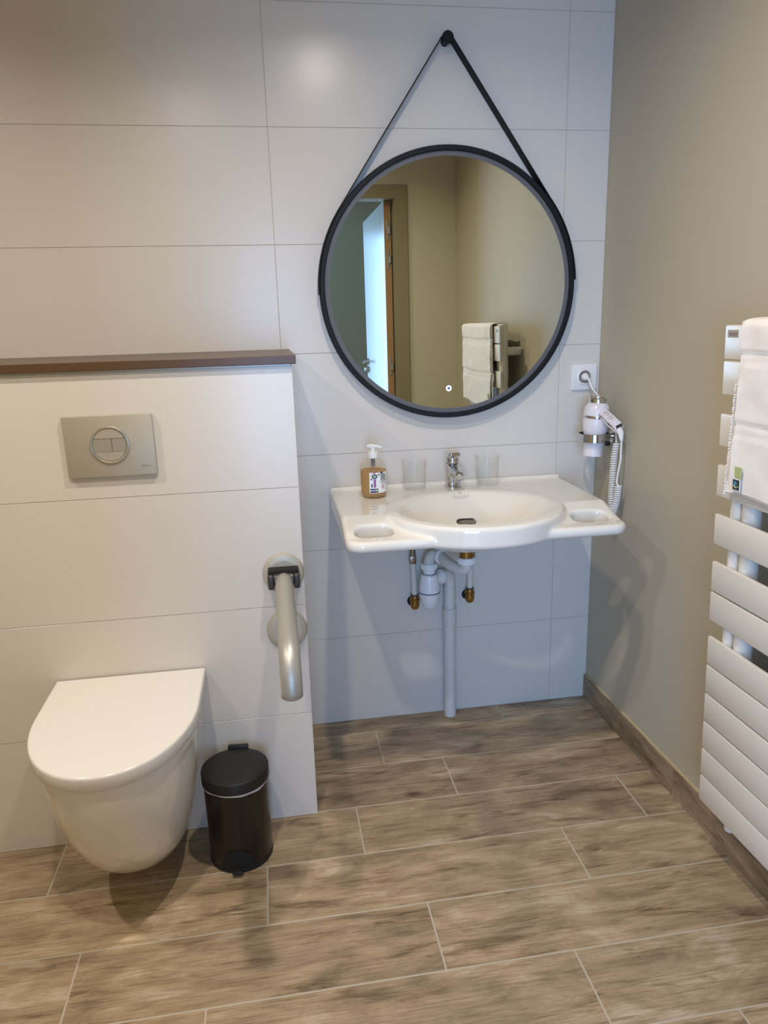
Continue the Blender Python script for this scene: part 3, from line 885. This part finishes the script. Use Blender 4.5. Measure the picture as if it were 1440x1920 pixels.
DYX, DYY = -0.066, -0.118
hd = empty('hair_dryer', (DYX, DYY, 0.925))
tag(hd, 'white hair dryer with coiled cord hanging upside down in its chrome holder', 'hair dryer')
axd = Vector((0.012, 0.002, 0.185)).normalized()
MB().lathe([(0.0285, 0.0), (0.0300, 0.0), (0.0310, 0.03), (0.0335, 0.06), (0.0385, 0.085), (0.0405, 0.105), (0.0405, 0.120)], (0, 0, 0), axd, 40, True, True).build('barrel', 'dryer_body', hd)
MB().lathe([(0.0408, 0.120), (0.0412, 0.122), (0.0412, 0.1265), (0.0408, 0.1285)], (0, 0, 0), axd, 40).build('trim_band', 'chrome', hd)
MB().lathe([(0.0405, 0.128), (0.0400, 0.145), (0.0370, 0.158), (0.0300, 0.167), (0.0275, 0.169)], (0, 0, 0), axd, 40).build('motor_housing', 'dryer_body', hd)
MB().lathe([(0.0272, 0.167), (0.0272, 0.178), (0.0258, 0.184), (0.0235, 0.185), (0.0225, 0.176), (0.0, 0.176)], (0, 0, 0), axd, 36, True, False).build('intake_ring', 'chrome', hd)
# handle
h0 = Vector((0.012, -0.022, 0.142)); h1 = Vector((0.035, -0.098, 0.100))
def handle_f(X, Y, Z):
    d = capsule(X, Y, Z, tuple(h0), tuple(h1), 0.0190, 0.0185)
    ax_ = (h1 - h0).normalized()
    up = Vector((-0.35, -0.15, 1.0)); up = (up - ax_ * up.dot(ax_)).normalized()
    q = (X - h0.x) * up.x + (Y - h0.y) * up.y + (Z - h0.z) * up.z
    d = smax(d, q - 0.0125, 0.006)
    e_ = (X - h1.x) * ax_.x + (Y - h1.y) * ax_.y + (Z - h1.z) * ax_.z
    return smax(d, e_ - 0.006, 0.008)
mesh_obj('handle', surface_net(handle_f, (-0.01, -0.19, 0.06), (0.08, 0.02, 0.17), 0.0022), 'dryer_handle', hd, True, 60)
axh = (h1 - h0).normalized(); uph = Vector((-0.35, -0.15, 1.0)); uph = (uph - axh * uph.dot(axh)).normalized(); sdh = axh.cross(uph)
Mh = Matrix((( *(axh), ), (*(sdh),), (*(uph),))).transposed().to_4x4(); Mh.translation = h0
mb = MB(); mb.prism(rrect(0.012, -0.0130, 0.090, 0.0130, 0.008, 4), 0.0118, 0.0138, Mh, 0.0012); mb.build('switch_panel', 'dryer_body', hd)
mb = MB(); mb.prism(rrect(0.064, -0.0085, 0.082, 0.0085, 0.003, 3), 0.0136, 0.0168, Mh, 0.001); mb.build('slide_switch', 'dryer_body', hd)
mb = MB(); mb.prism(rrect(0.090, -0.011, 0.0955, 0.011, 0.0025, 3), 0.002, 0.0145, Mh); mb.build('end_notch', 'hinge_grey', hd)
mb = MB()
for sy in (-1, 1): mb.prism(rrect(0.004, sy * 0.0172 - 0.0012, 0.092, sy * 0.0172 + 0.0012, 0.001, 2), 0.0035, 0.0085, Mh)
mb.build('chrome_strip', 'chrome', hd)
for k, (a, b, w) in enumerate(((0.020, 0.022, 0.007), (0.027, 0.029, 0.009), (0.036, 0.038, 0.006), (0.045, 0.047, 0.009), (0.054, 0.056, 0.008))):
    mb = MB(); mb.box((a, -w, 0.0138), (b, w, 0.01395), M=Mh); mb.build('print_mark', 'print_grey', hd, False)
# cord: straight run from the handle, then coils, back up behind and across to the plug
def coil(ctrl, rad, turns, n=6, tw=0.0, per=14):
    c = smooth_path(ctrl, n); out = []
    Ls = [0.0]
    for i in range(1, len(c)): Ls.append(Ls[-1] + (c[i] - c[i - 1]).length)
    tot = turns * per
    for k in range(tot + 1):
        s_ = Ls[-1] * k / tot
        i = max(j for j in range(len(Ls)) if Ls[j] <= s_ + 1e-9); i = min(i, len(c) - 2)
        t = (s_ - Ls[i]) / max(1e-9, Ls[i + 1] - Ls[i]); p_ = c[i].lerp(c[i + 1], t)
        d_ = (c[i + 1] - c[i]).normalized(); u_ = (Vector((1, 0, 0)) - d_ * d_.x).normalized(); w_ = d_.cross(u_)
        a = 2 * PI * k / per
        out.append(p_ + (u_ * math.cos(a) + w_ * math.sin(a)) * rad)
    return out
cord0 = h1 + axh * 0.012 + Vector((0, -0.002, -0.012))
mb = MB(); mb.tube([h1 + axh * 0.002 - uph * 0.004, h1 + axh * 0.012 + Vector((0, -0.002, -0.010)), h1 + axh * 0.016 + Vector((0, -0.003, -0.030))], [0.0115, 0.0095, 0.0045], 14)
mb.build('strain_relief', 'plastic_white', hd)
cs = h1 + axh * 0.016 + Vector((0, -0.003, -0.028))
top_c = Vector((0.036, -0.116, -0.078)); bot_c = Vector((0.030, -0.098, -0.172))
MB().tube(smooth_path([cs, cs + Vector((0.000, 0.0, -0.04)), Vector((0.037, -0.118, 0.0)), Vector((0.031, -0.114, -0.062)), Vector((0.034, -0.124, -0.080))], 6), 0.0031, 10).build('cord', 'plastic_white', hd)
MB().tube(coil([top_c, Vector((0.035, -0.110, -0.125)), bot_c], 0.0085, 14), 0.0030, 6).build('coil', 'plastic_white', hd)
MB().tube(coil([bot_c, Vector((0.029, -0.086, -0.13)), Vector((0.031, -0.084, -0.06)), Vector((0.033, -0.084, 0.01)), Vector((0.038, -0.084, 0.05))], 0.0080, 30), 0.0028, 6).build('coil', 'plastic_white', hd)
MB().tube(smooth_path([Vector((0.038, -0.084, 0.05)), Vector((0.052, -0.04, 0.09)), Vector((0.045, 0.03, 0.16)), Vector((0.018, 0.055, 0.205)), Vector((0.012, 0.075, 0.232)), Vector((0.0115, 0.082, 0.240))], 8), 0.0031, 10).build('cord', 'plastic_white', hd)
pl0 = Vector((-0.0555 - DYX, -0.0165 - DYY, 1.1675 - 0.925))
mb = MB(); mb.lathe([(0.0125, -0.005), (0.0120, 0.002), (0.0085, 0.008), (0.0060, 0.014), (0.0040, 0.022)], pl0, Vector((0.10, -1, -0.28)), 24); mb.build('plug', 'plastic_white', hd)

hold = empty('dryer_holder', (-0.064, -0.118, 0.985))
tag(hold, 'chrome ring wall holder carrying the hair dryer', 'holder')
MB().lathe([(0.0465, -0.0125), (0.0482, -0.013), (0.0490, -0.012), (0.0490, 0.012), (0.0482, 0.013), (0.0465, 0.0125)], (0, 0, 0), (0.0, 0, 1), 56, False, False).build('ring', 'chrome', hold)
MB().lathe([(0.0466, -0.0122), (0.0466, 0.0122)], (0, 0, 0), (0, 0, 1), 56, False, False).build('ring_lining', 'hinge_grey', hold)
mb = MB(); mb.cyl((0.047, 0.006, 0), (0.0655, 0.006, 0), 0.009, seg=20); mb.build('arm', 'chrome', hold)
MB().lathe([(0.022, 0.0), (0.022, 0.003), (0.020, 0.0045), (0.0, 0.0045)], (0.0658, 0.006, 0), (-1, 0, 0), 32, True, False).build('wall_plate', 'chrome', hold)
MB().lathe([(0.0065, -0.004), (0.0075, 0.0), (0.0075, 0.006), (0.005, 0.009)], (0.026, -0.041, -0.017), Vector((0.5, -0.85, 0)), 18).build('end_knob', 'black_rim', hold)

# ------------------------------------------------------------------ towel radiator (right wall)
LEAN = 0.0322
cth, sth = math.cos(TH), math.sin(TH)
def rw(x, y): return (x * cth - y * sth, x * sth + y * cth)
r0 = rw(-0.0711, -0.821)
rad = empty('towel_radiator', (r0[0], r0[1], 0.0), (0, -LEAN, TH))
tag(rad, 'white towel radiator of flat horizontal slats on the greige wall', 'radiator')
TOPS = [1.332, 1.256, 1.141, 1.026, 0.911, 0.796, 0.720, 0.606, 0.530, 0.4535, 0.377, 0.301, 0.225]
RWID = 0.545
mb = MB(); mb.box((0.0, -RWID, -0.072), (0.0105, 0.0, 0.0), bevel=0.003, seg=2)
sl0 = mb.build('slat', 'radiator_white', rad, True, 30); sl0.location = (0, 0, TOPS[0])
for z in TOPS[1:]:
    o = bpy.data.objects.new('slat', sl0.data); COL.objects.link(o); o.parent = rad; o.location = (0, 0, z)
for y, x, r, zt in ((-0.046, 0.029, 0.0185, 1.340), (-0.086, 0.032, 0.0205, 1.340), (-RWID + 0.046, 0.029, 0.0185, 1.340), (-RWID + 0.086, 0.032, 0.0205, 1.340)):
    mb = MB(); mb.lathe([(r - 0.003, 0.158), (r, 0.161), (r, zt - 0.003), (r - 0.003, zt)], (x, y, 0), seg=28)
    mb.build('collector_tube', 'radiator_white', rad)
for y in (-0.06, -RWID + 0.06):
    for z, dx in ((1.222, 0.064), (0.30, 0.034)):
        mb = MB(); mb.cyl((0.046, y, z), (0.046 + dx, y, z), 0.0185, seg=24, ch=0.002); mb.build('wall_bracket', 'radiator_white', rad)
mb = MB(); mb.lathe([(0.0105, 0.118), (0.0135, 0.122), (0.0135, 0.17)], (0.030, -0.088, 0), seg=20); mb.build('bleed_stub', 'radiator_white', rad)
st = MB().box((-0.0006, -0.046, 1.306), (0.001, -0.010, 1.322), 0.0003, 1).build('badge', 'satin_chrome', rad, False)
mb = MB()
for k in range(4): mb.box((-0.0009, -0.042 + 0.007 * k, 1.310), (-0.0005, -0.0375 + 0.007 * k, 1.3165))
mb.build('badge_print', 'print_grey', st, False)

# ------------------------------------------------------------------ towel over the radiator
tw = empty('hand_towel', (r0[0], r0[1], 0.0), (0, -LEAN, TH))
tag(tw, 'white cotton towel draped over the top of the towel radiator', 'towel')
def towel_sheet(y_far_top, y_far_bot, y_near, front_drop, back_drop, xo, th, waves, nm, bands=True):
    prof = []
    zt = 1.343
    for k in range(12): prof.append((0.062, zt - 0.006 - back_drop * (1 - k / 12.0), -1))
    for k in range(9):
        a = PI * k / 8; prof.append((0.026 + 0.036 * math.cos(a), zt + 0.006 * math.sin(a) - 0.003, 0))
    nf = 56
    for k in range(1, nf + 1): prof.append((-0.0115, zt - 0.004 - front_drop * k / nf, k / nf))
    ny = 44
    bm = bmesh.new(); rows = []
    for (x, z, t) in prof:
        row = []
        tt = max(0, t)
        for j in range(ny + 1):
            v = j / ny
            yf = y_far_top + (y_far_bot - y_far_top) * tt
            y = yf + (y_near - yf) * v
            zz = z
            dx = 0.0
            if t >= 0:
                w_ = tt ** 0.7
                dx = -(xo + 0.001 * tt) * (1 if t > 0 else 0.4) - waves * w_ * (math.sin(v * 8.0 + 0.6 + tt) * 0.55 + math.sin(v * 19 + tt * 3) * 0.30 + math.sin(v * 5 - tt * 4) * 0.35 + 0.5)
                dx -= 0.0034 * mnoise.noise(Vector((v * 9, tt * 7, xo * 500))) + 0.0012 * mnoise.noise(Vector((v * 26, tt * 18, 3 + xo * 500)))
                y += 0.004 * mnoise.noise(Vector((tt * 5, 1.7, xo * 300))) * (1 - v)
                if bands:
                    for b0, b1 in ((0.175, 0.245), (0.585, 0.665)):
                        if b0 < tt < b1: dx += 0.0022
                        if abs(tt - b0) < 0.010 : dx += 0.0022
                dx -= 0.003 * math.exp(-(v / 0.02) ** 2) * tt + 0.005 * math.exp(-((v - 0.14) / 0.05) ** 2) * math.exp(-(tt / 0.25) ** 2)
                zz += 0.006 * tt * math.sin(v * 7.0 + 1.0)
            row.append(bm.verts.new((x + dx, y, zz)))
        rows.append(row)
    for i in range(len(rows) - 1):
        for j in range(ny):
            bm.faces.new((rows[i][j], rows[i][j + 1], rows[i + 1][j + 1], rows[i + 1][j]))
    bmesh.ops.recalc_face_normals(bm, faces=bm.faces)
    # thickness towards the radiator
    bmesh.ops.solidify(bm, geom=bm.faces[:], thickness=th)
    me_ = bpy.data.meshes.new(nm); bm.to_mesh(me_); bm.free()
    return mesh_obj(nm, me_, 'towel_cotton', tw, True, 70), rows
towel_sheet(-0.080, -0.058, -0.575, 0.366, 0.24, 0.0, 0.004, 0.0022, 'inner_fold')
towel_sheet(-0.082, -0.082, -0.582, 0.360, 0.20, 0.0052, 0.004, 0.0035, 'outer_fold')
# looped selvage along the far edge and bottom hem
mb = MB()
random.seed(4)
for k in range(46):
    t = 0.35 + 0.65 * k / 45
    yy = -0.080 + (-0.058 + 0.080) * t
    bmesh.ops.create_icosphere(mb.bm, subdivisions=1, radius=0.0033, matrix=Matrix.Translation((-0.0150 - 0.003 * t + random.uniform(-.0006, .0006), yy + 0.001, 1.339 - 0.366 * t + random.uniform(-.001, .001))))
mb.build('selvage', 'towel_cotton', tw, True, 90)
zl = 1.000
lt = MB().box((-0.0268, -0.122, zl + 0.018), (-0.0255, -0.100, zl + 0.042), 0.0003, 1).build('care_label', 'tag_green', tw, False)
tg = MB().box((-0.0275, -0.121, zl - 0.010), (-0.0262, -0.095, zl + 0.017), 0.0003, 1).build('cotton_mark', 'label_white', tw, False)
MB().box((-0.0281, -0.1185, zl - 0.0075), (-0.0273, -0.0975, zl + 0.0145), 0.0002, 1).build('mark_field', 'label_ink', tg, False)
MB().lathe([(0.0, 0.0), (0.0055, 0.0), (0.0055, 0.0004), (0.0, 0.0004)], (-0.0281, -0.106, zl + 0.0065), (-1, 0, 0), 20, False, False).build('mark_swirl', 'tag_blue', tg, False)
mb = MB(); mb.tube([(-0.0283, -0.116, zl + 0.001), (-0.0283, -0.108, zl - 0.003), (-0.0283, -0.101, zl + 0.002)], 0.0014, 6); mb.build('mark_stroke', 'tag_green', tg)

# ------------------------------------------------------------------ toilet
TCX = -1.4835
toi = empty('toilet', (TCX, HY, 0))
tag(toi, 'white wall-hung toilet with its flat lid closed', 'toilet')
def dring(w, d, z, y0f=0.40, n=2.15, N_=56, back=0.0):
    """D outline: straight back at y=-back, rounded front reaching y=-d"""
    pts = []
    y0 = d * y0f
    for k in range(N_ + 1):
        a = PI * k / N_
        cx_, sx_ = math.cos(a), math.sin(a)
        x = w * math.copysign(abs(cx_) ** (2 / n), cx_); y = y0 + (d - y0) * abs(sx_) ** (2 / n)
        pts.append((x, -y, z))
    for t in (0.75, 0.5, 0.25, 0.0): pts.append((-w, -(back + (y0 - back) * t), z))
    for t in (0.66, 0.33, 0.0, -0.33, -0.66): pts.append((-w * t, -back, z))
    for t in (0.0, 0.25, 0.5, 0.75): pts.append((w, -(back + (y0 - back) * t), z))
    return pts
B0 = 0.001
prof = [(0.073, 0.205, 0.085), (0.095, 0.231, 0.0855), (0.108, 0.254, 0.091), (0.117, 0.273, 0.103), (0.126, 0.300, 0.127), (0.1365, 0.332, 0.16), (0.1465, 0.363, 0.20), (0.156, 0.391, 0.25), (0.1635, 0.415, 0.30), (0.170, 0.433, 0.35), (0.1745, 0.445, 0.40), (0.177, 0.450, 0.43), (0.178, 0.4515, 0.445), (0.1765, 0.450, 0.4515)]
MB().rings([dring(w, d, z, back=B0, n=2.05) for w, d, z in prof]).build('pan', 'ceramic', toi, True, 50)
MB().rings([dring(w, d, z, back=0.03) for w, d, z in ((0.176, 0.448, 0.4525), (0.176, 0.448, 0.4575))]).build('seat_shadow_gap', 'hinge_grey', toi, True, 40)  # inset seat coloured dark to paint the shadow line between lid and pan
lidp = [(0.1840, 0.458, 0.4560), (0.1865, 0.4605, 0.4565), (0.1872, 0.4615, 0.4580), (0.1874, 0.4620, 0.4815), (0.1868, 0.4612, 0.4850), (0.1852, 0.4592, 0.4872), (0.1830, 0.457, 0.4880), (0.1790, 0.453, 0.48802)]
MB().rings([dring(w, d, z, 0.40, 2.08, back=0.004 if z < 0.482 else 0.006) for w, d, z in lidp]).build('lid', 'seat_white', toi, True, 50)

# ------------------------------------------------------------------ flush plate
fp = empty('flush_plate', (-1.4675, HY, 1.0885))
tag(fp, 'satin metal dual flush plate above the toilet', 'flush plate')
Rx = Matrix.Rotation(PI / 2, 4, 'X')
mb = MB(); mb.prism(rrect(-0.1035, -0.074, 0.1035, 0.074, 0.003, 3), 0.0004, 0.0115, Rx, 0.0015); mb.build('plate', 'satin_chrome', fp)
MB().lathe([(0.0390, 0.0115), (0.0395, 0.0145), (0.0425, 0.0155), (0.0455, 0.0145), (0.0462, 0.0115)], (0, 0, 0.003), ax, 64, False, False).build('ring', 'ring_satin', fp)
MB().lathe([(0.0, 0.0112), (0.0392, 0.0112), (0.0392, 0.0120), (0.0, 0.0120)], (0, 0, 0.003), ax, 48, False, False).build('button_well', 'hinge_grey', fp)
def chord(z0, z1, x0, x1, r=0.0386, n=10):
    """region of a disc between heights z0..z1 and x0..x1"""
    pts = []
    for k in range(n + 1):
        z = z0 + (z1 - z0) * k / n; pts.append((min(x1, math.sqrt(max(0, r * r - z * z))), z + 0.003))
    for k in range(n + 1):
        z = z1 + (z0 - z1) * k / n; pts.append((max(x0, -math.sqrt(max(0, r * r - z * z))), z + 0.003))
    out = []
    for q in pts:
        if not out or (Vector(q) - Vector(out[-1])).length > 2e-4: out.append(q)
    if (Vector(out[0]) - Vector(out[-1])).length < 2e-4: out.pop()
    return out
for nm, args, h, mt in (('cap_piece', (0.0163, 0.0383, -1, 1), 0.0146, 'satin_chrome'), ('cap_piece', (-0.0383, -0.0163, -1, 1), 0.0146, 'satin_chrome'),
                        ('flush_button', (-0.0157, 0.0157, -1, 0.0048), 0.0138, 'satin_chrome_button'), ('flush_button', (-0.0157, 0.0157, 0.0060, 1), 0.0138, 'satin_chrome_button')):
    mb = MB(); mb.prism(chord(*args), 0.0115, h, Rx); mb.build(nm, mt, fp, False)
tm = text_mesh('Alterna', 0.0078, shear=0.5)
o = mesh_obj('maker_mark', tm, 'print_grey', fp, False); o.rotation_euler = (PI / 2, 0, 0); o.location = (0.078, -0.01165, -0.0515)

# ------------------------------------------------------------------ folding support rail beside the toilet
RXc = -1.0765
rail = empty('support_rail', (RXc, HY, 0.575))
tag(rail, 'grey fold-down support rail with two round wall plates beside the toilet', 'grab rail')
for z in (0.159, 0.0):
    MB().lathe([(0.0535, 0.0004), (0.0535, 0.004), (0.050, 0.011), (0.038, 0.0155), (0.036, 0.0155), (0.0, 0.0158)], (0, 0, z), ax, 56).build('wall_plate', 'plate_alu', rail)
zb = 0.159
mb = MB(); mb.box((-0.039, -0.046, zb + 0.002), (0.039, -0.014, zb + 0.022), 0.004)
mb.build('hinge_recess', 'hole_dark', rail)
for x0, x1 in ((-0.041, -0.0245), (0.0245, 0.041)):
    MB().box((x0, -0.056, zb - 0.028), (x1, -0.012, zb + 0.012), 0.006, 3).build('hinge_cheek', 'hinge_grey', rail)
mb = MB(); mb.cyl((-0.0238, -0.040, zb - 0.004), (0.0238, -0.040, zb - 0.004), 0.0175, seg=28); mb.build('hinge_barrel', 'hinge_grey', rail)
ra = 0.070
ye = -0.444
path = [(0, -0.042, zb - 0.008), (0, -0.06, zb - 0.006), (0, -0.09, zb - 0.0)]
for k in range(10): path.append((0, -0.09 + (ye + 0.09) * (k + 1) / 10, zb))
for k in range(1, 15):
    a = PI / 2 * k / 14; path.append((0, ye - ra * math.sin(a), zb - ra + ra * math.cos(a)))
path.append((0, ye - ra, zb - ra - 0.012)); path.append((0, ye - ra, zb - ra - 0.014))
MB().tube(path, [0.0215] * (len(path) - 1) + [0.0190], 28).build('rail_tube', 'grey_alu', rail, True, 60)

# ------------------------------------------------------------------ pedal bin
bn = empty('pedal_bin', (-1.2335, -0.604, 0.0), (0, 0, math.radians(-4)))
tag(bn, 'small black pedal bin with white bag edge between toilet and rail', 'bin')
MB().lathe([(0.074, 0.0), (0.079, 0.003), (0.0805, 0.010), (0.0825, 0.220), (0.0825, 0.226)], seg=64).build('body', 'bin_brown', bn)
MB().lathe([(0.0780, 0.0), (0.0818, 0.001), (0.0822, 0.008), (0.079, 0.012)], seg=64).build('foot_ring', 'bin_black', bn)
rs = []
for zz, rr in ((0.2225, 0.0832), (0.2232, 0.0842), (0.2268, 0.0838), (0.2284, 0.082)):
    rs.append([((rr + 0.0006 * math.sin(7 * a)) * math.cos(a), (rr + 0.0006 * math.sin(7 * a)) * math.sin(a), zz + 0.0016 * math.sin(3 * a + 1) + 0.0007 * math.sin(11 * a)) for a in [2 * PI * k / 72 for k in range(72)]])
MB().rings(rs).build('bag_edge', 'bag_white', bn)
MB().lathe([(0.0850, 0.2285), (0.0862, 0.2293), (0.0862, 0.2545), (0.0852, 0.2575), (0.0820, 0.2592), (0.060, 0.2600), (0.0, 0.2605)], seg=64).build('lid', 'bin_black', bn)
mb = MB(); mb.box((-0.027, 0.080, 0.212), (0.027, 0.094, 0.266), 0.003); mb.build('hinge_bracket', 'bin_black', bn)
# arched pedal opening on the front and the pedal in it
bm = bmesh.new(); prev = None
n = 24
for k in range(n + 1):
    a = -PI / 2 + math.radians(-31 + 62 * k / n); t = -1 + 2 * k / n
    zt = 0.014 + 0.052 * math.sqrt(max(0, 1 - t * t))
    col_ = [bm.verts.new((r_ * math.cos(a), r_ * math.sin(a), z_)) for r_, z_ in ((0.0800, 0.012), (0.0834, 0.012), (0.0836, zt), (0.0800, zt))]
    if prev:
        for q in range(4): bm.faces.new((prev[q], prev[(q + 1) % 4], col_[(q + 1) % 4], col_[q]))
    prev = col_
me = bpy.data.meshes.new('pedal_arch'); bm.to_mesh(me); bm.free()
mesh_obj('pedal_arch', me, 'hole_dark', bn)
mb = MB(); mb.prism([(-0.0125, -0.072), (0.0125, -0.072), (0.0135, -0.098), (0.0115, -0.1015), (-0.0115, -0.1015), (-0.0135, -0.098)][::-1], 0.012, 0.019, None, 0.002); mb.build('pedal', 'bin_black', bn)
